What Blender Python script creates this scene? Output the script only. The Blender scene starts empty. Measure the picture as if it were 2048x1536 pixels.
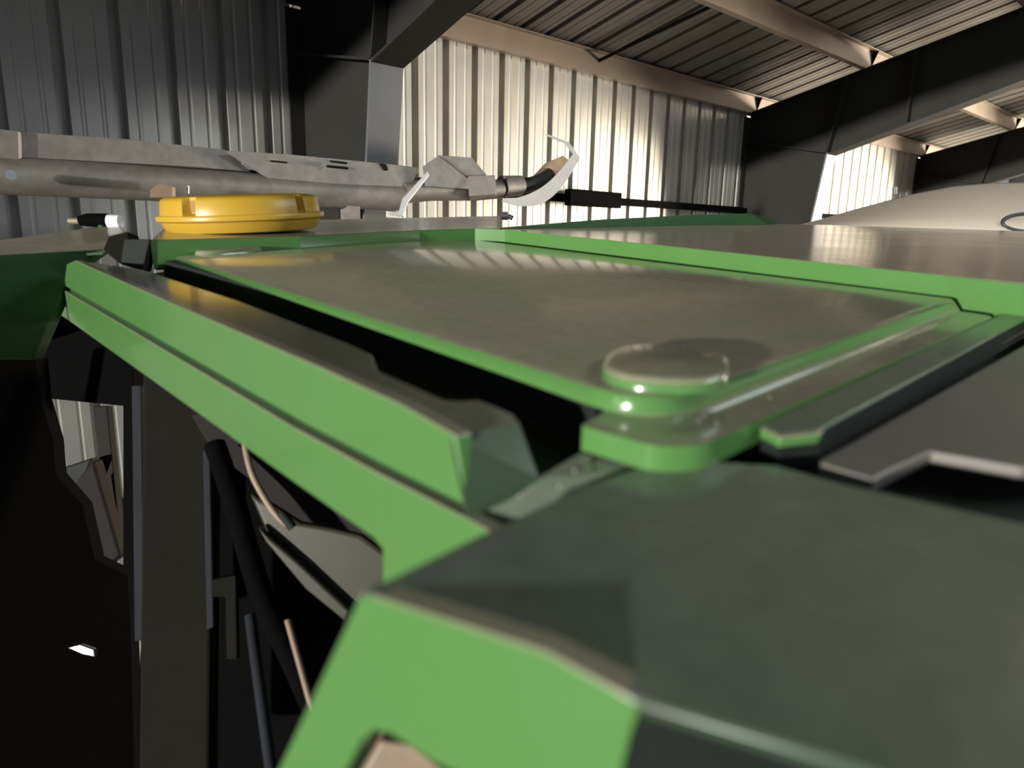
import bpy, bmesh, math, random
from mathutils import Vector, Matrix
R = math.radians
random.seed(4)
S = bpy.context.scene
C = S.collection

# ------------------------------------------------------------------ camera
FPX = 1400.0                                   # focal length in pixels of the 2048x1536 frame
CAM = Vector((0, 0, 3.75))
yaw, pitch, roll = R(42.5), R(12.2), R(1.2)
FW = Vector((math.sin(yaw) * math.cos(pitch), math.cos(yaw) * math.cos(pitch), -math.sin(pitch)))
_r0 = Vector((math.cos(yaw), -math.sin(yaw), 0)); _u0 = _r0.cross(FW)
RT = _r0 * math.cos(roll) + _u0 * math.sin(roll)
UP = _u0 * math.cos(roll) - _r0 * math.sin(roll)
cd = bpy.data.cameras.new('camera'); cam = bpy.data.objects.new('camera', cd); C.objects.link(cam)
cd.sensor_width = 36; cd.lens = FPX / 2048 * 36; cd.clip_start = .02; cd.clip_end = 200
cam.matrix_world = Matrix(((RT.x, UP.x, -FW.x, CAM.x), (RT.y, UP.y, -FW.y, CAM.y), (RT.z, UP.z, -FW.z, CAM.z), (0, 0, 0, 1)))
cd.dof.use_dof = True; cd.dof.focus_distance = 2.6; cd.dof.aperture_fstop = 4.2
S.camera = cam

# ------------------------------------------------------------------ world and daylight
w = bpy.data.worlds.new('world'); S.world = w; w.use_nodes = True
bg = w.node_tree.nodes['Background']; bg.inputs[0].default_value = (.62, .74, .95, 1); bg.inputs[1].default_value = .22

def area(name, loc, target, sx, sy, power, col):
    l = bpy.data.lights.new(name, 'AREA'); l.shape = 'RECTANGLE'; l.size = sx; l.size_y = sy; l.energy = power; l.color = col
    o = bpy.data.objects.new(name, l); C.objects.link(o); o.location = loc
    o.rotation_euler = (Vector(target) - Vector(loc)).to_track_quat('-Z', 'Y').to_euler()
    return o
# low evening sun shining in along the wall through the open near end of the shed
sl = bpy.data.lights.new('low_sun', 'SUN'); sl.energy = 3.4; sl.color = (1.0, .95, .86); sl.angle = .03
so = bpy.data.objects.new('low_sun', sl); C.objects.link(so); so.location = (-20, -4, 6)
so.rotation_euler = Vector((1, .21, -.028)).to_track_quat('-Z', 'Y').to_euler()
# daylight falling in through the doorway at the far end
area('doorway_daylight_far', (19.8, -2.6, 3.1), (5, 1.5, 3.6), 2.6, 3.6, 3200, (1.0, .86, .68))
# unseen fill lamp, added high under the roof to brighten upward faces
area('added_roof_fill', (5.3, -2.4, 6.95), (4.2, -1.2, 3.6), 5.0, 1.1, 135, (.90, .98, 1.0))

S.view_settings.view_transform = 'Standard'; S.view_settings.look = 'None'
S.view_settings.exposure = 0.72; S.view_settings.gamma = 1.0; S.view_settings.use_curve_mapping = False

# ------------------------------------------------------------------ helpers
def ray(x, y): return FW + RT * ((x - 1024) / FPX) - UP * ((y - 768) / FPX)
def dp(x, y, d): return CAM + ray(x, y) * d                      # point at axial depth d
def onplane(x, y, n, p0):
    r = ray(x, y); return CAM + r * (n.dot(p0 - CAM) / n.dot(r))
# the cab roof is a slightly tilted deck just under the lens
HN = ray(2330, 408).cross(ray(-69, 353)).normalized()
if HN.z < 0: HN = -HN
HH = .128
def hp(x, y, e=0.0): return onplane(x, y, HN, CAM - HN * (HH - e))

def mesh(name, verts, faces, m=None, parent=None, smooth=False, bev=0, bseg=2, flat_angle=35):
    me = bpy.data.meshes.new(name); me.from_pydata([tuple(v) for v in verts], [], faces)
    bm = bmesh.new(); bm.from_mesh(me); bmesh.ops.remove_doubles(bm, verts=bm.verts, dist=1e-5)
    bmesh.ops.recalc_face_normals(bm, faces=bm.faces); bm.to_mesh(me); bm.free()
    if m: me.materials.append(m)
    o = bpy.data.objects.new(name, me); C.objects.link(o)
    if parent: o.parent = parent; o.matrix_parent_inverse = Matrix.Translation(parent.matrix_world.translation).inverted() if parent.type == 'EMPTY' and parent.parent is None else Matrix()
    if smooth or bev:
        for p in me.polygons: p.use_smooth = True
        if not bev: me.set_sharp_from_angle(angle=R(flat_angle))
    if bev:
        b = o.modifiers.new('bevel', 'BEVEL'); b.width = bev; b.segments = bseg; b.limit_method = 'ANGLE'; b.angle_limit = R(30)
        b.harden_normals = True
    return o
def prism(name, top, off, m, parent=None, bev=0, bottom=None):
    n = len(top); top = [Vector(t) for t in top]
    bot = [Vector(b) for b in bottom] if bottom else [t + off for t in top]
    f = [tuple(range(n)), tuple(reversed(range(n, 2 * n)))] + [(i, (i + 1) % n, n + (i + 1) % n, n + i) for i in range(n)]
    return mesh(name, top + bot, f, m, parent, bev=bev)
def rings(name, loops, m, parent=None, cap0=True, cap1=True, flat_angle=35):
    n = len(loops[0]); v = [p for l in loops for p in l]; f = []
    for k in range(len(loops) - 1):
        for i in range(n): j = (i + 1) % n; f.append((k * n + i, k * n + j, (k + 1) * n + j, (k + 1) * n + i))
    if cap0: f.append(tuple(reversed(range(n))))
    if cap1: f.append(tuple(range((len(loops) - 1) * n, len(loops) * n)))
    return mesh(name, v, f, m, parent, smooth=True, flat_angle=flat_angle)
def rounded(pts, rad, seg=7):
    out = []; n = len(pts)
    for i in range(n):
        p = Vector(pts[i]); a = Vector(pts[i - 1]); b = Vector(pts[(i + 1) % n]); r = rad[i] if isinstance(rad, (list, tuple)) else rad
        da = (a - p); db = (b - p); r = min(r, da.length * .45, db.length * .45)
        q0 = p + da.normalized() * r; q1 = p + db.normalized() * r
        for k in range(seg + 1):
            t = k / seg; out.append(q0 * (1 - t) ** 2 + p * (2 * t * (1 - t)) + q1 * t * t)
    return out
def tube(name, pts, r, m, parent=None, n=14, closed=False):
    pts = [Vector(p) for p in pts]; rs = r if isinstance(r, (list, tuple)) else [r] * len(pts); loops = []
    nrm = None
    for i, p in enumerate(pts):
        t = (pts[min(i + 1, len(pts) - 1)] - pts[max(i - 1, 0)]).normalized()
        if nrm is None: nrm = t.orthogonal().normalized()
        nrm = (nrm - t * nrm.dot(t)).normalized(); b = t.cross(nrm)
        loops.append([p + (nrm * math.cos(a) + b * math.sin(a)) * rs[i] for a in [2 * math.pi * k / n for k in range(n)]])
    return rings(name, loops, m, parent, True, True, 50)
def smooth_path(pts, k=6):
    P = [Vector(p) for p in pts]; out = []
    for i in range(len(P) - 1):
        a = P[max(i - 1, 0)]; b = P[i]; c = P[i + 1]; d = P[min(i + 2, len(P) - 1)]
        for s in range(k):
            t = s / k; out.append(.5 * ((2 * b) + (c - a) * t + (2 * a - 5 * b + 4 * c - d) * t * t + (3 * b - a - 3 * c + d) * t ** 3))
    out.append(P[-1]); return out
def box(name, a, b, m, parent=None, bev=0):
    x0, y0, z0 = a; x1, y1, z1 = b
    return prism(name, [(x0, y0, z1), (x1, y0, z1), (x1, y1, z1), (x0, y1, z1)], Vector((0, 0, z0 - z1)), m, parent, bev)
def beam(name, a, b, wv, hv, m, parent=None, bev=0):           # straight bar with half-width vectors
    a, b = Vector(a), Vector(b)
    return prism(name, [a - wv - hv, a + wv - hv, a + wv + hv, a - wv + hv], b - a, m, parent, bev)
def empty(name, loc, label=None, cat=None, group=None):
    o = bpy.data.objects.new(name, None); C.objects.link(o); o.location = loc; o.empty_display_size = .1
    o.matrix_world = Matrix.Translation(loc)
    if label: tag(o, label, cat, group)
    return o
def tag(o, label, cat, group=None):
    o['label'] = label; o['category'] = cat
    if group: o['group'] = group
    return o
def structure(o): o['kind'] = 'structure'; return o
def kid(o, p):                                                  # parent without moving
    o.parent = p; return o

# ------------------------------------------------------------------ materials
def mat(name, col, rough=.5, metal=0.0, noise=None, bump=None, coat=0.0, dust=None, spec=.5, trans=0.0):
    """noise=(scale, colour2, amount)  bump=(scale, strength)  dust=(colour, lo, hi, amount): settled on faces that look up"""
    m = bpy.data.materials.new(name); m.use_nodes = True; nt = m.node_tree; N = nt.nodes; L = nt.links
    b = N['Principled BSDF']; b.inputs['Roughness'].default_value = rough; b.inputs['Metallic'].default_value = metal
    b.inputs['Coat Weight'].default_value = coat; b.inputs['Coat Roughness'].default_value = .08; b.inputs['Specular IOR Level'].default_value = spec
    b.inputs['Transmission Weight'].default_value = trans
    b.inputs['Base Color'].default_value = (*col, 1)
    tc = N.new('ShaderNodeTexCoord'); cur = None
    def noisetex(scale, detail=6, rgh=.6):
        n = N.new('ShaderNodeTexNoise'); n.inputs['Scale'].default_value = scale; n.inputs['Detail'].default_value = detail; n.inputs['Roughness'].default_value = rgh
        L.new(tc.outputs['Object'], n.inputs['Vector']); return n
    if noise:
        n = noisetex(noise[0]); mr = N.new('ShaderNodeMapRange'); mr.inputs[1].default_value = .35; mr.inputs[2].default_value = .68; mr.inputs[4].default_value = noise[2]
        L.new(n.outputs[0], mr.inputs[0]); mx = N.new('ShaderNodeMix'); mx.data_type = 'RGBA'
        mx.inputs[6].default_value = (*col, 1); mx.inputs[7].default_value = (*noise[1], 1); L.new(mr.outputs[0], mx.inputs[0]); cur = mx.outputs[2]
    if dust:
        g = N.new('ShaderNodeNewGeometry'); sx = N.new('ShaderNodeSeparateXYZ'); L.new(g.outputs['Normal'], sx.inputs[0])
        mr = N.new('ShaderNodeMapRange'); mr.interpolation_type = 'SMOOTHSTEP'; mr.inputs[1].default_value = dust[1]; mr.inputs[2].default_value = dust[2]; mr.inputs[4].default_value = dust[3]
        L.new(sx.outputs[2], mr.inputs[0])
        n = noisetex(5, 8, .7); m2 = N.new('ShaderNodeMapRange'); m2.inputs[1].default_value = .3; m2.inputs[2].default_value = .6; m2.inputs[3].default_value = .72; m2.inputs[4].default_value = 1.0
        L.new(n.outputs[0], m2.inputs[0]); mu = N.new('ShaderNodeMath'); mu.operation = 'MULTIPLY'; L.new(mr.outputs[0], mu.inputs[0]); L.new(m2.outputs[0], mu.inputs[1])
        n3 = noisetex(60, 4, .7); mxd = N.new('ShaderNodeMix'); mxd.data_type = 'RGBA'; d = dust[0]
        mxd.inputs[6].default_value = (d[0] * .7, d[1] * .7, d[2] * .68, 1); mxd.inputs[7].default_value = (d[0] * 1.3, d[1] * 1.3, d[2] * 1.3, 1); L.new(n3.outputs[0], mxd.inputs[0])
        mx = N.new('ShaderNodeMix'); mx.data_type = 'RGBA'; L.new(mu.outputs[0], mx.inputs[0])
        if cur: L.new(cur, mx.inputs[6])
        else: mx.inputs[6].default_value = (*col, 1)
        L.new(mxd.outputs[2], mx.inputs[7]); cur = mx.outputs[2]
        mrr = N.new('ShaderNodeMapRange'); mrr.inputs[3].default_value = rough; mrr.inputs[4].default_value = .15; L.new(mu.outputs[0], mrr.inputs[0]); L.new(mrr.outputs[0], b.inputs['Roughness'])
    if cur: L.new(cur, b.inputs['Base Color'])
    if bump:
        n = noisetex(bump[0], 5); bp = N.new('ShaderNodeBump'); bp.inputs['Strength'].default_value = bump[1]; bp.inputs['Distance'].default_value = .002
        L.new(n.outputs[0], bp.inputs['Height']); L.new(bp.outputs[0], b.inputs['Normal'])
    return m
DUST = (.34, .31, .24)
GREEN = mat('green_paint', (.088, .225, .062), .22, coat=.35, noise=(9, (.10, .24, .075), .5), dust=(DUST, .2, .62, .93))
GREEN_SHADE = mat('shaded_green_paint', (.016, .062, .018), .6, noise=(7, (.022, .075, .022), .6), dust=(DUST, .85, .97, .85), spec=.25)  # the machine's green again, with shade put into its colour
DUSTY = mat('dusty_panel_paint', (.11, .14, .07), .28, noise=(6, (.16, .14, .10), .8), bump=(25, .08), dust=(DUST, .7, .95, .92))
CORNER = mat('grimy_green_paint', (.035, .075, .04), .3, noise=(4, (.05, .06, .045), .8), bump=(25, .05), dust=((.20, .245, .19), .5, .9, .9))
DECK = mat('dusty_lit_deck_paint', (.2, .18, .12), .3, noise=(5, (.24, .21, .16), .7), dust=((.47, .40, .31), .6, .9, .95))  # dust made paler here to stand in for grazing reflected light
GREYPANEL = mat('grey_dusty_panel', (.19, .18, .165), .4, noise=(5, (.15, .145, .13), .7))
RUBBER_SHADE = mat('black_rubber_and_shade', (.012, .016, .015), .7, noise=(20, (.018, .022, .02), .6), spec=.25)  # real rubber, and also the dark tone of some unlit faces
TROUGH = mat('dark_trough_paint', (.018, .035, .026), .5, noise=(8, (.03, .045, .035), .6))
YELLOW = mat('yellow_plastic', (.50, .31, .03), .35, noise=(14, (.54, .36, .05), .5), spec=.5)
YEL_IN = mat('yellow_recess_plastic', (.30, .16, .02), .6)
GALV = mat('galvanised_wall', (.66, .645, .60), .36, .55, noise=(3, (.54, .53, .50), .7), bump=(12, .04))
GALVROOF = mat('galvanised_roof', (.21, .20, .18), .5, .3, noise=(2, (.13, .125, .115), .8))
STEEL = mat('frame_paint', (.021, .021, .0195), .75, noise=(4, (.017, .017, .0155), .8), spec=.15)
STEELFL = mat('frame_flange_paint', (.095, .105, .12), .5, noise=(6, (.075, .08, .088), .6))
PURLIN = mat('purlin_steel', (.30, .24, .19), .5, .2, noise=(3, (.22, .175, .14), .7))
AUG = mat('auger_galvanised', (.24, .23, .22), .5, .4, noise=(16, (.16, .15, .14), .8), bump=(30, .06))
AUGL = mat('bright_strip_steel', (.52, .52, .54), .4, .3, noise=(12, (.42, .42, .42), .6))
RUST = mat('rusty_steel', (.25, .17, .10), .6, .2, noise=(14, (.30, .24, .17), .8))
BLACK = mat('black_plastic', (.002, .002, .0022), .9, noise=(10, (.003, .003, .003), .5), spec=.05)
BEIGE = mat('cream_hood_paint', (.52, .46, .385), .45, noise=(2, (.48, .42, .35), .6))
CREAM = mat('shaded_cream_paint', (.05, .048, .036), .4, noise=(5, (.04, .038, .029), .7), spec=.3)  # cream darkened in its colour for the shade under the roof
MAUVE = mat('shaded_inner_panel', (.02, .0175, .017), .7, noise=(6, (.015, .013, .012), .7), spec=.1)  # inner panel tone lowered to carry the shade inside the cab
OLIVE = mat('shaded_olive_paint', (.013, .0125, .0095), .9, noise=(5, (.010, .0095, .0075), .7), spec=.05)  # olive lowered in tone, so the shade on the posts is painted in
BLUEST = mat('shaded_bluish_steel', (.02, .024, .030), .7, 0, noise=(10, (.009, .011, .014), .6), spec=.1)  # bluish steel with the shade below the roof mixed into its colour
CHROME = mat('bright_metal', (.7, .7, .72), .22, .9)
WHITE = mat('white_plastic', (.78, .78, .76), .4)
TAN = mat('tan_hose', (.20, .15, .11), .5, noise=(12, (.34, .25, .17), .6))
CONC = mat('concrete_floor', (.20, .19, .17), .85, noise=(1.5, (.13, .125, .11), .9), bump=(30, .3))
GLASS = mat('lamp_lens', (.85, .88, .95), .12, 0, coat=.5)
RING = mat('grey_ring_paint', (.03, .028, .034), .5)

# ================================================================== the shed
WY = 4.8; X0, X1, YF = -16.0, 20.0, -15.6
EAVE = 5.24; SL = .241; YR = (WY + YF) / 2
FR = [-9.5, -3.6, 2.38, 8.25, 14.1]                              # portal frames
def sheet_z(y): return 5.40 + SL * (WY - y)
fl = structure(box('floor', (X0, YF - 6, -.15), (X1, WY + .1, 0), CONC))

def profile(width, pitch=.298, depth=.085):
    """one ribbed sheet: (along, out) points; deep ribs as channels, two low ribs on each flat"""
    p = []; k = 0
    while k * pitch < width - 1e-6:
        s = k * pitch
        p += [(s - .033, 0), (s - .029, depth), (s + .029, depth), (s + .033, 0)]
        for q in (.098, .204):
            p += [(s + q - .014, 0), (s + q - .006, .003), (s + q + .006, .003), (s + q + .014, 0)]
        k += 1
    p.append((k * pitch - .033, 0)); return p
SW = .298 * 3
wall = structure(empty('wall_back', (0, WY, 0)))
base = mesh('sheet', [v for a, d in profile(SW) for v in ((a, d, 0), (a, d, 5.42))],
            [(2 * i, 2 * i + 2, 2 * i + 3, 2 * i + 1) for i in range(len(profile(SW)) - 1)], GALV)
first = True
xs = .93 - SW * 5
for k in range(24):
    o = base if first else base.copy()
    if not first: C.objects.link(o)
    first = False; o.parent = wall; o.location = (xs + k * SW, 0, 0)
def girt(x0, x1, z, m=STEEL, h=.07):
    g = box('girt', (x0, -.12, z - h / 2), (x1, -.012, z + h / 2), m); g.parent = wall
o = box('eave_closer', (X0, -.03, 5.24), (X1, -.006, 5.39), PURLIN); o.parent = wall
ga, gb = (onplane(x, 405, Vector((0, 1, 0)), Vector((0, WY, 0))) for x in (1110, 1212))
o = box('girt_splice', (ga.x, -.2, gb.z - .06), (gb.x, -.125, gb.z + .09), BLACK); o.parent = wall
for a, b in zip(FR[:-1], FR[1:]):
    girt(a + .13, b - .13, 4.08, BLACK); girt(a + .13, b - .13, 2.0)

# roof: purlins parallel to the wall, ribbed sheets running up the slope
ceil = structure(empty('ceiling', (0, WY, sheet_z(WY))))
run = WY - 2.0 + 5.0
n = Vector((0, -1, SL)).normalized()                             # up the slope
pr = profile(SW)
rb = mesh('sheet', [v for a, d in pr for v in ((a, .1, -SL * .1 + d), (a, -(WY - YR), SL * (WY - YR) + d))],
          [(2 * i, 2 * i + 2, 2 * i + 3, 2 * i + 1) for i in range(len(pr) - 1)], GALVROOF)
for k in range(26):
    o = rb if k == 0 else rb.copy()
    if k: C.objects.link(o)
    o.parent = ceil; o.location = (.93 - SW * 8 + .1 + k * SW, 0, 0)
def purlin(xa, xb, y, h=.19, dz=0):
    z = sheet_z(y) - .012 + dz
    V = [(xa, y, z), (xa, y, z - h), (xa, y + .07, z - h), (xa, y + .07, z - h + .02), (xa, y + .008, z - h + .006), (xa, y + .008, z - .006), (xa, y - .06, z - .008), (xa, y - .06, z)]
    V = [Vector(v) for v in V]
    o = prism('purlin', V, Vector((xb - xa, 0, 0)), PURLIN); o.parent = ceil; o.matrix_parent_inverse = Matrix.Translation((0, -WY, -sheet_z(WY)))
    return o
for a, b in zip([X0] + FR, FR + [X1]):
    for y in (4.70, 3.40, 2.0, .6, -.8, -2.2, -3.6): purlin(a + .002, b - .002, y)
for a in (2.38,):                                                # thin sag rod under the sheets
    o = tube('brace_rod', [onplane(1178, 131, Vector((0, SL, 1)).normalized(), Vector((0, WY, 5.32))), onplane(1500, -25, Vector((0, SL, 1)).normalized(), Vector((0, WY, 5.32)))], .016, STEEL); o.parent = ceil; o.matrix_parent_inverse = Matrix.Translation((0, -WY, -sheet_z(WY)))

def portal(x, label):
    f = empty('portal_frame', (x, 4.3, 0), label, 'steel frame', 'rigid steel portal frames along the ribbed wall')
    def part(name, V, t, m): return prism(name, V, Vector((t, 0, 0)), m, f)
    to = WY - .03
    def rt(y): return sheet_z(y) - .205                          # top of the rafter
    def rb_(y): return 4.72 + .30 * (3.72 - y) if y > 1.6 else 5.356 + SL * (1.6 - y)
    # column web and rafter web
    part('column_web', [(x - .006, to, 0), (x - .006, 4.35, 0), (x - .006, 3.74, 4.70), (x - .006, to, 4.90)], .012, STEEL)
    part('rafter_web', [(x - .006, to, 4.905), (x - .006, 3.74, 4.705), (x - .006, 1.6, rb_(1.6)), (x - .006, YR, rb_(YR)), (x - .006, YR, rt(YR)), (x - .006, to, rt(to))], .012, STEEL)
    part('inner_flange', [(x - .11, 4.35, 0), (x - .11, 4.33, 0), (x - .11, 3.72, 4.70), (x - .11, 3.74, 4.70)], .22, STEELFL)
    part('outer_flange', [(x - .11, to, 0), (x - .11, to + .016, 0), (x - .11, to + .016, 5.185), (x - .11, to, 5.185)], .22, STEEL)
    part('rafter_flange', [(x - .11, 3.72, 4.70), (x - .11, 1.6, rb_(1.6)), (x - .11, YR, rb_(YR)), (x - .11, YR, rb_(YR) - .016), (x - .11, 1.6, rb_(1.6) - .016), (x - .11, 3.725, 4.682)], .22, STEEL)
    part('top_flange', [(x - .11, to, rt(to)), (x - .11, YR, rt(YR)), (x - .11, YR, rt(YR) + .014), (x - .11, to, rt(to) + .014)], .22, STEEL)
    part('stiffener', [(x - .1, to, 4.89), (x - .1, 3.76, 4.70), (x - .1, 3.76, 4.715), (x - .1, to, 4.905)], .2, STEEL)
    part('stiffener', [(x - .1, 3.75, 4.72), (x - .1, 3.735, 4.72), (x - .1, 3.60, rt(3.6) - .01), (x - .1, 3.615, rt(3.6) - .01)], .2, STEEL)
    part('stiffener', [(x - .09, 2.95, rb_(2.95)), (x - .09, 2.935, rb_(2.95)), (x - .09, 2.935, rt(2.95)), (x - .09, 2.95, rt(2.95))], .18, STEEL)
    return f
LBL = ['steel portal frame far off to the near end of the shed', 'steel portal frame left of the unlit ribbed wall bay',
       'olive steel portal frame directly behind the grey auger tube', 'dark steel portal frame between the two lit wall bays',
       'farthest dark portal frame above the cream hood']
for x, l in zip(FR[1:], LBL[1:]): portal(x, l)

# end walls with their doorways, open front side
def endwall(name, x, ya, yb, zt):
    e = structure(empty(name, (x, YR, 0)))
    for (y0, y1, z0, z1) in ((YF, ya, 0, 5.4), (yb, WY, 0, 5.4), (ya, yb, zt, 5.4)):
        p = box('sheet', (x - .03, y0, z0), (x + .03, y1, z1), GALVROOF, e)
    prism('gable', [(x - .03, YF, 5.4), (x - .03, WY, 5.4), (x - .03, YR, sheet_z(YR))], Vector((.06, 0, 0)), GALVROOF, e)
endwall('wall_right', X1 + .05, -4.0, -1.2, 4.95)
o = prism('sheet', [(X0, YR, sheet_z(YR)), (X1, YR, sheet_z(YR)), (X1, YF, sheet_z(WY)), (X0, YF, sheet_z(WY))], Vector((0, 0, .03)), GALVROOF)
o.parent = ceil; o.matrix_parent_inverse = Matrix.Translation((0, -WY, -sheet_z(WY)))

# ================================================================== green cab roof
cab = empty('machine_cab', (.3, .5, 0), 'green cab roof with dusty top, raised hatch and stepped side skirt', 'cab')
INV = Matrix.Translation(cab.location).inverted()
def P(o, par=None):
    o.parent = par or cab; o.matrix_parent_inverse = INV if par is None else Matrix()
    return o
EL, EB, EBASE, ET = 0.0, -.014, -.030, -.012
# --- hatch lid
def ring_px(pts, e, rad): return rounded([hp(x, y, e) for x, y in pts], rad)
top = [(345, 511), (933, 478), (1908, 598), (1300, 802)]
low = [(340, 517), (928, 480), (1924, 620), (1300, 853)]
mid = [(341, 513), (931, 479), (1914, 604), (1300, 818)]
rad = [.05, .06, .012, .055]
lid = P(rings('hatch_lid', [ring_px(low, EB, rad), ring_px(mid, EB + .010, rad), ring_px([(a * .55 + c * .45, b * .55 + d * .45) for (a, b), (c, d) in zip(mid, top)], -.0012, rad), ring_px(top, EL, rad)], GREEN, flat_angle=60))
def oval(name, cx0, cy0, px, e0, e1, grow):
    a = hp(*px[0], e1); b = hp(*px[1], e1); c = hp(*px[2], e1); cen = (a + b) / 2; u = (b - a) / 2; v = (c - cen)
    L = []
    for s, e in ((grow, e0), (1.02, e1 - .003), (.97, e1 - .0006), (.9, e1)):
        L.append([cen + (u * math.copysign(abs(math.cos(t)) ** .8, math.cos(t)) + v * math.copysign(abs(math.sin(t)) ** .8, math.sin(t))) * s + HN * (e - e1) for t in [2 * math.pi * k / 40 for k in range(40)]])
    return rings(name, L, GREEN, None, flat_angle=60)
b1 = P(oval('grip_bump', 0, 0, [(1212, 712), (1458, 726), (1340, 688)], 0, .0098, 1.03), lid)
b2 = P(oval('grip_bump', 0, 0, [(392, 499), (520, 492), (455, 491.5)], 0, .008, 1.06), lid)
# --- hatch body with its ledge
btop = [(1160, 851), (1310, 894), (1405, 891), (1990, 632), (1000, 500), (650, 560), (1230, 806), (1192, 836)]
bl = rounded([hp(x, y, EB) for x, y in btop], [.004, .03, .02, .02, .02, .02, .005, .003])
body = P(rings('hatch_body', [[p + HN * (EBASE - EB) for p in bl], [p - HN * .003 for p in bl], bl], GREEN, flat_angle=50))
for x, y in ((1408, 833), (1434, 846), (1398, 842), (1540, 795)):
    c = hp(x, y, EB); P(rings('screw', [[c + (RT * math.cos(t) + FW.cross(RT) * 0 + (HN.cross(RT)) * math.sin(t)) * r + HN * e for t in [k * math.pi / 4 for k in range(8)]] for r, e in ((.0014, -.001), (.0012, .0006), (.0006, .0009))], AUG), body)
# --- dark seal along the lid's left side, trough floor
def strip(name, pxa, pxb, ea, eb, m, back=.02):
    a = [hp(x, y, ea) for x, y in pxa]; b = [p + HN * (eb - ea) for p in a]; inw = IN * back
    n = len(a); V = a + b + [p + inw for p in a] + [p + inw for p in b]; f = []
    for i in range(n - 1):
        f += [(i, i + 1, n + i + 1, n + i), (2 * n + i, 2 * n + i + 1, 3 * n + i + 1, 3 * n + i), (i, i + 1, 2 * n + i + 1, 2 * n + i), (n + i, n + i + 1, 3 * n + i + 1, 3 * n + i)]
    f += [(0, n, 3 * n, 2 * n), (n - 1, 2 * n - 1, 4 * n - 1, 3 * n - 1)]
    return mesh(name, V, f, m)
TA, TB = hp(150, 522, ET), hp(912, 873, ET)
TD = (TB - TA).normalized(); IN = TD.cross(HN)                    # inward (to the right)
if IN.dot(RT) < 0: IN = -IN
P(strip('seal_strip', [(325, 520), (600, 597), (795, 659), (990, 731), (1150, 789), (1192, 806)], None, EB + .002, -.045, RUBBER_SHADE, .03))
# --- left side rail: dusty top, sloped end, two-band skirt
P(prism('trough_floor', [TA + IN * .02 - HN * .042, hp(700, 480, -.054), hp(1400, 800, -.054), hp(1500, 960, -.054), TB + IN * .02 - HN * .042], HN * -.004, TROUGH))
sp_n = IN
def sp(x, y, off=0.0): return onplane(x, y, sp_n, TA + IN * off)
railtop = [(150, 522), (205, 544), (308, 592), (444, 650), (615, 725), (795, 807), (912, 873), (1037, 846), (1028, 829), (958, 799), (920, 802), (889, 800), (826, 772), (757, 742), (745, 710), (700, 688), (478, 602), (342, 558), (287, 540), (205, 527)]
rt_ = [hp(x, y, ET) for x, y in railtop]
# keep the outer edge straight in space
for i in range(7): rt_[i] = TA + TD * (rt_[i] - TA).dot(TD)
rail = P(prism('side_rail', rt_, HN * -.034, GREEN, bev=.0015))
r0, r1 = rt_[6], rt_[7]
P(prism('rail_end_ramp', [r0 - IN * .0035 + HN * .0008, r1 + HN * .0008, hp(1077, 955, -.039), sp(934, 1020, -.0035)], HN * -.006, CORNER), None)
def vdrop(pa, pb, pts, off):                                      # pixels onto the skirt's vertical plane
    return [sp(x, y, off) for x, y in pts]
def quadstrip(name, tp, bt, off, t, m):
    a = vdrop(0, 0, tp, off); b = vdrop(0, 0, bt, off); n = len(a); V = a + b + [p + IN * t for p in a] + [p + IN * t for p in b]; f = []
    for i in range(n - 1):
        f += [(i, i + 1, n + i + 1, n + i), (2 * n + i, 2 * n + i + 1, 3 * n + i + 1, 3 * n + i), (i, i + 1, 2 * n + i + 1, 2 * n + i), (n + i, n + i + 1, 3 * n + i + 1, 3 * n + i)]
    f += [(0, n, 3 * n, 2 * n), (n - 1, 2 * n - 1, 4 * n - 1, 3 * n - 1)]
    return P(mesh(name, V, f, m, None, bev=.0016))
quadstrip('upper_skirt', [(133, 528), (150, 521), (308, 591), (615, 724), (795, 806), (912, 872)], [(128, 571), (150, 584), (308, 674), (615, 851), (795, 945), (933, 1013)], -.003, .012, GREEN)
quadstrip('lower_skirt', [(98, 562), (128, 581), (308, 688), (581, 852), (756, 947), (770, 954), (932, 1037), (990, 1069)], [(103, 622), (128, 635), (308, 764), (566, 950), (746, 1077), (764, 1099), (764, 1185), (950, 1160)], -.006, .012, GREEN)
quadstrip('skirt_leg', [(92, 566), (114, 574)], [(66, 709), (80, 709)], -.006, .012, GREEN)
P(prism('skirt_groove', vdrop(0, 0, [(115, 560), (376, 705), (756, 915), (934, 1005), (934, 1045), (756, 955), (376, 735), (115, 590)], .004), IN * .004, GREEN_SHADE))
# --- ledge between ramp and corner panel
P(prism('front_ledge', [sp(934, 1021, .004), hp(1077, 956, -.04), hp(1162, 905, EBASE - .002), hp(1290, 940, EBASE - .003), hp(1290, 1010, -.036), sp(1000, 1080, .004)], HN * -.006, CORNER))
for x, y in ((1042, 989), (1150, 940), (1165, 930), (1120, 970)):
    c = hp(x, y, EBASE - .002); P(rings('screw', [[c + (RT * math.cos(t) + (HN.cross(RT)) * math.sin(t)) * r + HN * e for t in [k * math.pi / 4 for k in range(8)]] for r, e in ((.0014, -.001), (.0012, .0006), (.0006, .0009))], AUG))
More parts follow.
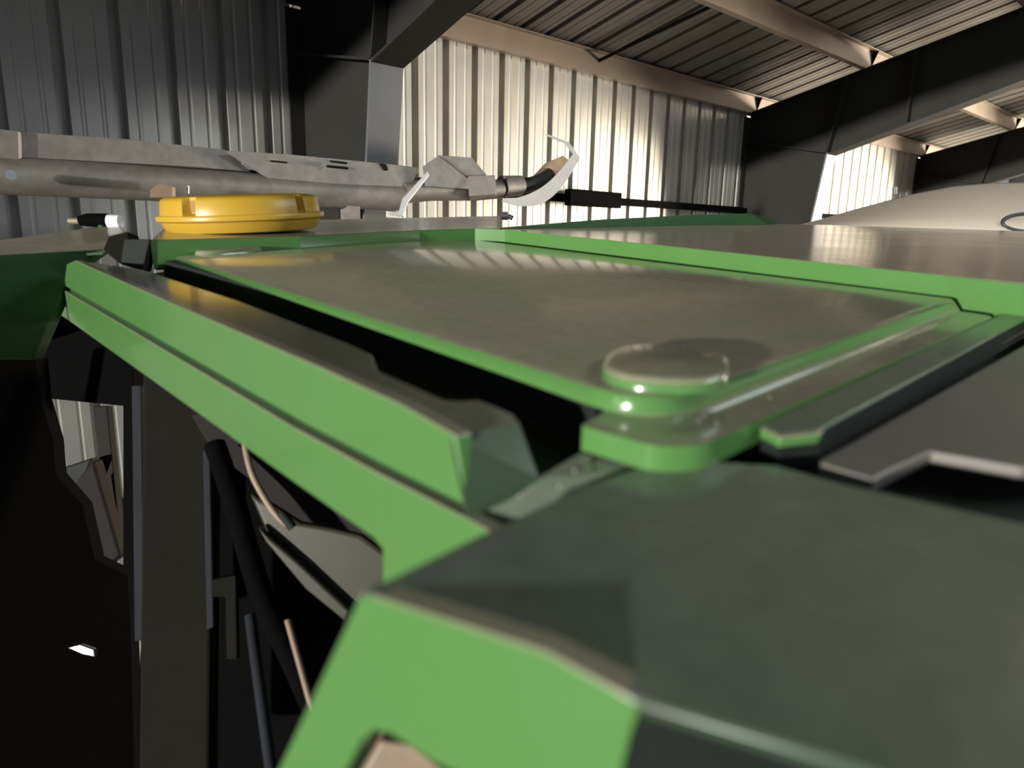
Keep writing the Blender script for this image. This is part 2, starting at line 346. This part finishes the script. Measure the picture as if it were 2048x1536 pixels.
# --- near corner panel with its front skirt
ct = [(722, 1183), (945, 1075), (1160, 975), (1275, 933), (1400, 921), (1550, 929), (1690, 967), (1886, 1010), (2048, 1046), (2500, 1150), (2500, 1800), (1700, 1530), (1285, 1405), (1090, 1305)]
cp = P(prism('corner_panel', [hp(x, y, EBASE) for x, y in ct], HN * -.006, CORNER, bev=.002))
fa, fb = hp(722, 1186, EBASE - .001), hp(1285, 1408, EBASE - .001)
fd = (fb - fa).normalized(); fn = fd.cross(HN).normalized()
if fn.dot(CAM - fa) < 0: fn = -fn
def fp(x, y, off=0.0): return onplane(x, y, (fn + HN * .12).normalized(), fa + fn * off)
fs = [(722, 1184), (1090, 1303), (1285, 1407), (1262, 1470), (1235, 1580), (1130, 1580), (960, 1570), (870, 1530), (780, 1470), (748, 1463), (725, 1480), (660, 1600), (500, 1650), (560, 1530), (640, 1360)]
P(prism('front_skirt', [fp(x, y) for x, y in fs], -fn * .012, GREEN, bev=.0015))
P(prism('front_return', [fp(1285, 1408), fp(1235, 1580), fp(1235, 1580) + (HN.cross(fn) * -.0 + RT * .25 + FW * .02), fp(1285, 1408) + RT * .25 + FW * .02 - HN * .012], -fn * .01, RUBBER_SHADE))  # unlit side face; its shade is given by the black colour
# --- right hand rail, trough and side panel
rr = [(1524, 851), (1558, 833), (2048, 607), (2300, 492), (2300, 520), (2048, 640), (1640, 858), (1560, 868)]
rr3 = [hp(x, y, EB - .002) for x, y in rr]
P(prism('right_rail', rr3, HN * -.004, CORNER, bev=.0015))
P(prism('rail_side', [p - HN * .004 + RT * .001 for p in rr3], HN * -.02, RUBBER_SHADE))  # side turned from the light, its shade painted as black
P(prism('rail_end_cap', [hp(1519, 854, EB - .0025), hp(1560, 875, EB - .0025), hp(1640, 866, EB - .0025), hp(1650, 856, EB - .0025), hp(1560, 846, EB - .0025)], HN * -.0075, GREEN, bev=.002))
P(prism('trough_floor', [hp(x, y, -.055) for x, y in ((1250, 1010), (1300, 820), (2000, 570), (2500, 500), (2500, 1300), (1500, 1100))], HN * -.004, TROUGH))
P(prism('right_panel', [hp(x, y, -.030) for x, y in ((1640, 918), (1700, 885), (2048, 690), (2400, 500), (2600, 900), (2048, 934), (1940, 915), (1862, 902), (1768, 946), (1749, 958), (1640, 926))], HN * -.01, GREYPANEL, bev=.002))  # notch shows the dark trough, shaped in place of a cast shadow
# --- rear rims and decks behind the hatch
EP = .024
ww = [(287, 536), (942, 473.5), (1300, 508), (1894, 586), (1960, 604), (2010, 635), (2300, 720)]
wt = [(301, 482), (600, 473), (839, 461), (950, 457.5), (1010, 459.5), (1300, 489), (1894, 552), (1975, 561), (2048, 569), (2400, 610)]
wt3 = [hp(x, y, EP) for x, y in wt]; wb3 = [p - HN * .05 for p in wt3]
nW = len(wt)
back = [p + FW * .012 - HN * .001 for p in wt3]
P(mesh('rear_rim', wb3 + wt3 + back + [p + FW * .012 for p in wb3],
       [(i, i + 1, nW + i + 1, nW + i) for i in range(nW - 1)] + [(nW + i, nW + i + 1, 2 * nW + i + 1, 2 * nW + i) for i in range(nW - 1)]
       + [(2 * nW + i, 2 * nW + i + 1, 3 * nW + i + 1, 3 * nW + i) for i in range(nW - 1)] + [(i, i + 1, 3 * nW + i + 1, 3 * nW + i) for i in range(nW - 1)]
       + [(0, nW, 2 * nW, 3 * nW), (nW - 1, 2 * nW - 1, 3 * nW - 1, 4 * nW - 1)], GREEN))
P(prism('rear_deck', [hp(x, y, EP - .001) for x, y in ((303, 480), (600, 472), (839, 460), (950, 457), (1000, 457), (1000, 432), (800, 436), (620, 440), (330, 455))], HN * -.02, DUSTY))
P(prism('side_deck', [hp(x, y, EP - .001) for x, y in ((1010, 460), (1300, 488), (1894, 551), (2048, 566), (2400, 605), (2300, 470), (1650, 450), (1548, 448), (1000, 456))], HN * -.02, DECK))
rf = [hp(x, y, EP) for x, y in ((1000, 457), (1200, 453.5), (1400, 450), (1535, 449), (1556, 447))]
rtops = [(1000, 455), (1200, 439), (1400, 429), (1500, 427), (1545, 437)]
rt3 = []
for f_, (x, y) in zip(rf, rtops):
    nn = FW - HN * FW.dot(HN); rt3.append(onplane(x, y, nn.normalized(), f_ + nn * .01))
rk = [p + FW * .55 + HN * .004 for p in rt3]
n5 = 5
P(mesh('rear_ridge', rf + rt3 + rk + [p + FW * .5 for p in rf], [(i, i + 1, n5 + i + 1, n5 + i) for i in range(4)] + [(n5 + i, n5 + i + 1, 2 * n5 + i + 1, 2 * n5 + i) for i in range(4)]
       + [(2 * n5 + i, 2 * n5 + i + 1, 3 * n5 + i + 1, 3 * n5 + i) for i in range(4)] + [(0, 5, 10, 15), (4, 9, 14, 19)], GREEN_SHADE))
# --- far left corner: green block coloured as shaded, bracket, socket
fcn = Vector((-.2, 1, 0)).normalized(); fc0 = dp(135, 560, 1.34)
def fcp(x, y, o=0): return onplane(x, y, fcn, fc0 + fcn * o)
P(prism('far_corner_skirt', [fcp(-60, 512), fcp(205, 498), fcp(140, 545), fcp(66, 718), fcp(-60, 718)], FW * .03, GREEN_SHADE, bev=.003))
P(prism('far_corner_deck', [dp(-40, 518, 1.36), dp(205, 505, 1.36), dp(262, 470, 1.5), dp(235, 448, 1.75), dp(100, 470, 1.7), dp(-40, 486, 1.6)], HN * -.004, GREEN_SHADE))
P(prism('hinge_bracket', [dp(205, 500, 1.26), dp(216, 472, 1.26), dp(255, 462, 1.26), dp(262, 500, 1.26), dp(240, 528, 1.26)], FW * .04, OLIVE, bev=.003))
P(prism('hinge_socket', [dp(240, 528, 1.25), dp(248, 478, 1.25), dp(300, 478, 1.25), dp(285, 540, 1.25)], FW * .03, RUBBER_SHADE, bev=.002))
# --- cab side under the roof: posts, glazing bars, inner panels and hoses
cb = [TA + TD * .12 + IN * .62, TB + TD * .12 + IN * .62, TB + TD * .12 + IN * 1.5, TA + TD * .12 + IN * 1.5]
P(prism('cab_body', [p - HN * .1 for p in cb], None, RUBBER_SHADE, bottom=[Vector((p.x, p.y, .0)) for p in cb]))
def slab(name, px, d, t, m, bev=.004): return P(prism(name, [dp(x, y, d) for x, y in px], FW * t, m, bev=bev))
P(prism('door_frame', [fcp(x, y, .3) for x, y in ((-60, 716), (72, 716), (80, 795), (106, 880), (112, 950), (165, 1010), (190, 1120), (255, 1150), (262, 1290), (270, 1600), (-60, 1600))], FW * .04, BLACK))
slab('seat_back', [(148, 965), (186, 918), (205, 985), (242, 1112), (190, 1150), (160, 1040)], 1.9, .05, MAUVE, .01)
slab('seat_side', [(108, 940), (140, 930), (185, 915), (150, 1012), (112, 1012)], 1.95, .04, RUBBER_SHADE, .008)
slab('trim_strip', [(184, 812), (214, 812), (244, 1110), (222, 1120)], 2.0, .03, MAUVE)
slab('window_header', [(60, 690), (120, 620), (280, 720), (262, 800), (245, 812), (75, 795)], 1.7, .05, BLACK)
slab('door_post', [(245, 740), (266, 740), (270, 1150), (245, 1150)], 1.66, .03, BLACK)
slab('edge_strip', [(262, 770), (283, 770), (290, 1280), (268, 1285)], 1.5, .02, BLUEST)
slab('glint_piece', [(133, 1296), (160, 1289), (188, 1299), (190, 1315), (165, 1310)], 1.55, .012, CHROME, .003)  # bright sliver added to stand in for a small glint
slab('cab_post', [(283, 700), (300, 690), (470, 860), (425, 900), (418, 1600), (275, 1600)], 1.42, .05, OLIVE, .01)
slab('post_edge', [(404, 900), (420, 900), (428, 1255), (412, 1262)], 1.38, .015, BLUEST)
slab('latch_plate', [(420, 1160), (472, 1150), (475, 1320), (452, 1320), (450, 1195), (422, 1195)], 1.36, .015, OLIVE)
slab('inner_panel', [(380, 830), (520, 800), (900, 1000), (820, 1240), (700, 1250), (640, 1060), (560, 1050), (500, 960), (425, 905)], 1.25, .02, MAUVE)
slab('fender', [(495, 985), (545, 1010), (600, 1045), (660, 1056), (720, 1070), (790, 1120), (790, 1250), (690, 1235), (600, 1130), (530, 1065)], 1.12, .02, CREAM, .008)
slab('fender_lip', [(512, 1052), (600, 1128), (700, 1222), (690, 1245), (610, 1180), (530, 1085)], 1.10, .02, CREAM, .006)
slab('interior_back', [(420, 880), (900, 900), (900, 1620), (260, 1620), (280, 1300)], 1.7, .04, BLACK)
P(tube('grab_rail', smooth_path([dp(430, 890, 1.2), dp(470, 1010, 1.15), (dp(520, 1180, 1.1)), dp(590, 1330, 1.05), dp(640, 1440, 1.0)]), .018, BLACK))
P(tube('hose', smooth_path([dp(488, 880, 1.05), dp(505, 950, 1.04), dp(545, 1020, 1.03), dp(575, 1050, 1.03)]), .005, TAN))
P(tube('hose_end', [dp(562, 1025, 1.02), dp(586, 1056, 1.02)], .007, RUBBER_SHADE))
P(tube('hose', smooth_path([dp(575, 1240, .9), dp(600, 1330, .88), dp(625, 1420, .86)]), .004, TAN))
P(tube('hose', smooth_path([dp(500, 1230, 1.15), dp(520, 1380, 1.1), dp(545, 1560, 1.05)]), .009, BLUEST))
slab('sill', [(690, 1600), (760, 1480), (830, 1490), (960, 1600)], .5, .03, TAN)

# ================================================================== yellow receiver
rc0 = hp(459, 466, EP); axis = HN
side = RT - HN * RT.dot(HN); side.normalize(); fwd = axis.cross(side)
dR = (rc0 - CAM).dot(FW); RR = 148 / FPX * dR
cen = hp(459, 463, EP + .001) + (FW - HN * FW.dot(HN)).normalized() * RR * .55
dC = (cen - CAM).dot(FW); RR = 150 / FPX * dC
tilt = (HN - RT * .045).normalized(); side = (RT - tilt * RT.dot(tilt)).normalized(); fwd = tilt.cross(side)
rec = empty('satellite_receiver', cen, 'round yellow receiver dome with notched edge on the cab roof', 'receiver')
u = RR / 150.0                                                    # metres per pixel here
def disc(name, prof, m, n=64, notch=None):
    L = []
    for k, (r, z) in enumerate(prof):
        lp = []
        for i in range(n):
            a = 2 * math.pi * i / n; rr = r
            if notch and notch[0] <= k <= notch[1]:
                for na in notch[2]:
                    if abs((a - na + math.pi) % (2 * math.pi) - math.pi) < notch[3]: rr = min(r, notch[4])
            lp.append(cen + (side * math.cos(a) + fwd * math.sin(a)) * rr * u + tilt * z * u * .86)
        L.append(lp)
    o = rings(name, L, m, None, True, True, 40); o.parent = rec; o.matrix_parent_inverse = Matrix.Translation(cen).inverted(); return o
NA = [R(-107), R(-24), R(80), R(160)]
disc('base', [(132, -2), (139, 0), (146, 12), (149, 22)], YELLOW)
disc('rim', [(149, 22), (156, 25), (157, 31), (155, 36), (149, 37)], YELLOW)
disc('cover', [(149, 37), (148.5, 42), (146, 66), (143, 71), (137, 74.5), (120, 77), (70, 79), (2, 80)], YELLOW, 128, (1, 4, NA, R(3.6), 133))
for na in NA[:2]:
    p = cen + (side * math.cos(na) + fwd * math.sin(na)) * 133.4 * u + tilt * 47.5 * u; t_ = side * -math.sin(na) + fwd * math.cos(na)
    o = beam('notch', p - tilt * 10 * u, p + tilt * 11 * u, t_ * 6.5 * u, (side * math.cos(na) + fwd * math.sin(na)) * .8 * u, YEL_IN); o.parent = rec; o.matrix_parent_inverse = Matrix.Translation(cen).inverted()

# ================================================================== small lamp on the far corner
lc = dp(195, 443, 1.72)
lamp = empty('work_lamp', lc, 'small black work lamp with bright end on the far roof corner', 'lamp')
def K(o, par): o.parent = par; o.matrix_parent_inverse = Matrix.Translation(par.location).inverted(); return o
K(tube('housing', [dp(160, 441, 1.72), dp(175, 440, 1.72), dp(215, 441, 1.72), dp(226, 441, 1.72)], [.012, .016, .017, .013], BLACK), lamp)
K(tube('lens', [dp(218, 443, 1.69), dp(241, 443, 1.69)], [.017, .016], GLASS), lamp)
K(tube('plug', [dp(138, 442, 1.72), dp(160, 442, 1.72)], [.007, .008], TAN), lamp)
K(tube('foot', [dp(205, 448, 1.72), dp(205, 464, 1.72)], .01, GREEN_SHADE), lamp)

# ================================================================== grey auger behind the cab
A0, A1 = dp(-260, 342, 2.45), dp(20, 352, 2.95)
def aug(px, py, d): return dp(px, py, d)
aroot_loc = dp(400, 370, 3.55)
au = empty('grain_auger', aroot_loc, 'long grey galvanised auger tube with slotted cover lying behind the cab', 'auger')
def dep(x): return 1 / (1 / 2.95 + (1 / 4.75 - 1 / 2.95) * (x - 0) / 1040)   # the tube runs straight away to the right
def a3(x, y, o=0): return dp(x, y, dep(x) + o)
rT = 38 / FPX * dep(0)
K(tube('tube', [a3(-300, 337), a3(0, 350), a3(300, 367), a3(800, 394)], [rT, rT, rT, rT * 1.0], AUG, n=28), au)
def fold(name, px, o, t, m): return K(prism(name, [a3(x, y, o) for x, y in px], FW * t, m, None, .002), au)
fold('cover', [(-300, 235), (0, 261), (32, 263), (244, 277), (450, 299), (500, 343), (391, 334), (220, 324), (37, 314), (-300, 300)], -.03, .03, AUG)
fold('joint_collar', [(-300, 235), (0, 258), (36, 262), (38, 316), (20, 330), (-300, 305)], -.045, .02, AUG)
fold('slotted_cover', [(446, 301), (472, 302), (574, 308), (780, 328), (838, 335), (815, 392), (780, 377), (650, 366), (534, 356)], -.075, .02, AUG)
for q in ([(541, 320), (574, 323), (574, 326), (541, 323)], [(661, 320), (694, 324), (694, 328), (661, 324)], [(655, 330), (696, 334), (696, 338), (655, 334)], [(758, 326), (772, 328), (776, 340), (768, 341)]):
    fold('slot', q, -.082, .012, OLIVE)
K(tube('bolt', [a3(648, 330, -.12), a3(648, 330, -.06)], .012, CHROME), au)
K(tube('bolt', [a3(22, 350, -.16), a3(22, 350, -.1)], .02, CHROME), au)
K(tube('bolt', [a3(376, 372, -.14), a3(376, 388, -.14)], .006, CHROME), au)
fold('bracket', [(300, 380), (318, 366), (345, 372), (345, 395), (300, 395)], -.16, .03, RUST)
K(tube('inner_pipe', [a3(800, 382), a3(860, 378), (a3(950, 380)), a3(1000, 378)], [.075, .072, .068, .06], AUG, n=20), au)
fold('clamp_plate', [(845, 333), (876, 311), (893, 323), (948, 367), (935, 378), (850, 372)], -.12, .015, AUG)
fold('clamp_plate', [(876, 310), (944, 315), (972, 348), (960, 366), (948, 366), (893, 322)], -.10, .06, AUG)
fold('clamp_block', [(936, 352), (990, 350), (992, 388), (938, 392)], -.12, .12, AUG)
K(tube('collar', [a3(1004, 373), a3(1040, 371)], [.07, .066], AUG, n=20), au)
K(tube('rubber_sleeve', smooth_path([a3(1035, 372), a3(1060, 369), a3(1085, 360), a3(1100, 350)]), .05, RUBBER_SHADE, n=16), au)
fold('deflector_back', [(1068, 350), (1090, 326), (1126, 311), (1138, 320), (1120, 350), (1092, 372)], .0, .01, RUST)
# curved deflector strip: a ribbon bent upwards
outer = smooth_path([a3(1003, 402, -.1), a3(1040, 412, -.1), a3(1085, 406, -.1), a3(1125, 372, -.1), a3(1160, 316, -.1)], 5) + [a3(1138, 284, -.1), a3(1091, 267, -.1)]
inner = smooth_path([a3(1012, 396, -.1), a3(1040, 394, -.1), a3(1078, 378, -.1), a3(1112, 350, -.1), a3(1146, 308, -.1)], 5) + [a3(1128, 286, -.1), a3(1094, 272, -.1)]
nO = len(outer)
V = outer + inner + [p + FW * .006 for p in outer] + [p + FW * .006 for p in inner]
K(mesh('deflector_strip', V, [(i, i + 1, nO + i + 1, nO + i) for i in range(nO - 1)] + [(2 * nO + i, 2 * nO + i + 1, 3 * nO + i + 1, 3 * nO + i) for i in range(nO - 1)]
       + [(i, i + 1, 2 * nO + i + 1, 2 * nO + i) for i in range(nO - 1)] + [(nO + i, nO + i + 1, 3 * nO + i + 1, 3 * nO + i) for i in range(nO - 1)]
       + [(0, nO, 3 * nO, 2 * nO), (nO - 1, 2 * nO - 1, 4 * nO - 1, 3 * nO - 1)], AUGL, smooth=True), au)
fold('lever', [(855, 342), (858, 350), (815, 405), (806, 432), (795, 432), (804, 398)], -.22, .015, AUGL)
fold('lever_foot', [(772, 422), (800, 424), (800, 436), (772, 434)], -.2, .04, WHITE)
K(beam('stand', a3(700, 400), (a3(700, 400).x, a3(700, 400).y, 0), Vector((.04, 0, 0)), Vector((0, .04, 0)), AUG), au)
K(beam('stand', a3(-150, 350), (a3(-150, 350).x, a3(-150, 350).y, 0), Vector((.04, 0, 0)), Vector((0, .04, 0)), AUG), au)

# bright fittings on the rear deck
for (x, y, l) in ((1012, 430, 'small bright metal fitting on the rear deck below the deflector strip'),):
    fz = hp(x, 437, EP + .006); f_ = empty('hose_fitting', fz, l, 'fitting')
    d = (fz - CAM).dot(FW)
    K(tube('nut', [dp(1003, 432, d), dp(1016, 432, d)], .014, CHROME), f_); K(tube('stem', [dp(1016, 432, d), dp(1026, 437, d)], .008, CHROME), f_)

# ================================================================== cream hood of the machine beyond
hood = empty('cream_hood', dp(1900, 470, 2.4), 'smooth cream rounded hood with a dark ring at the right edge', 'machine hood')
sil = [(1600, 449), (1640, 439), (1697, 422), (1760, 405), (1821, 389), (1904, 373), (1980, 366), (2060, 365), (2200, 372), (2400, 400)]
loops = []
for k in range(9):
    t = k / 8; a = t * math.pi / 2
    lp = []
    for i, (x, y) in enumerate(sil):
        yb = 452 + (x - 1600) * .062; yy = yb + (y - yb) * math.sin(a); dd = 2.75 + .9 * (1 - math.cos(a))
        lp.append(dp(x, yy, dd))
    loops.append(lp)
n_ = len(sil); V = [p for l in loops for p in l]
Fc = [(k * n_ + i, k * n_ + i + 1, (k + 1) * n_ + i + 1, (k + 1) * n_ + i) for k in range(8) for i in range(n_ - 1)]
bk = len(V); V += [p + FW * .8 - Vector((0, 0, .45)) for p in loops[-1]]; Fc += [(8 * n_ + i, 8 * n_ + i + 1, bk + i + 1, bk + i) for i in range(n_ - 1)]
b2_ = len(V); V += [p - Vector((0, 0, .12)) for p in loops[0]]; Fc += [(i, i + 1, b2_ + i + 1, b2_ + i) for i in range(n_ - 1)]
K(mesh('shell', V, Fc, BEIGE, smooth=True, flat_angle=60), hood)
rg = []
for k in range(40):
    a = 2 * math.pi * k / 40; rg.append(dp(2060 + 55 * math.cos(a), 445 + 18 * math.sin(a), 2.775 - .012 * math.sin(a)))
K(tube('ring', rg + rg[:2], 0.007, RING, n=8), hood)
K(tube('bolt', [dp(1790, 447 - 72, 3.3), dp(1790, 447 - 58, 3.3)], .012, CHROME), hood)
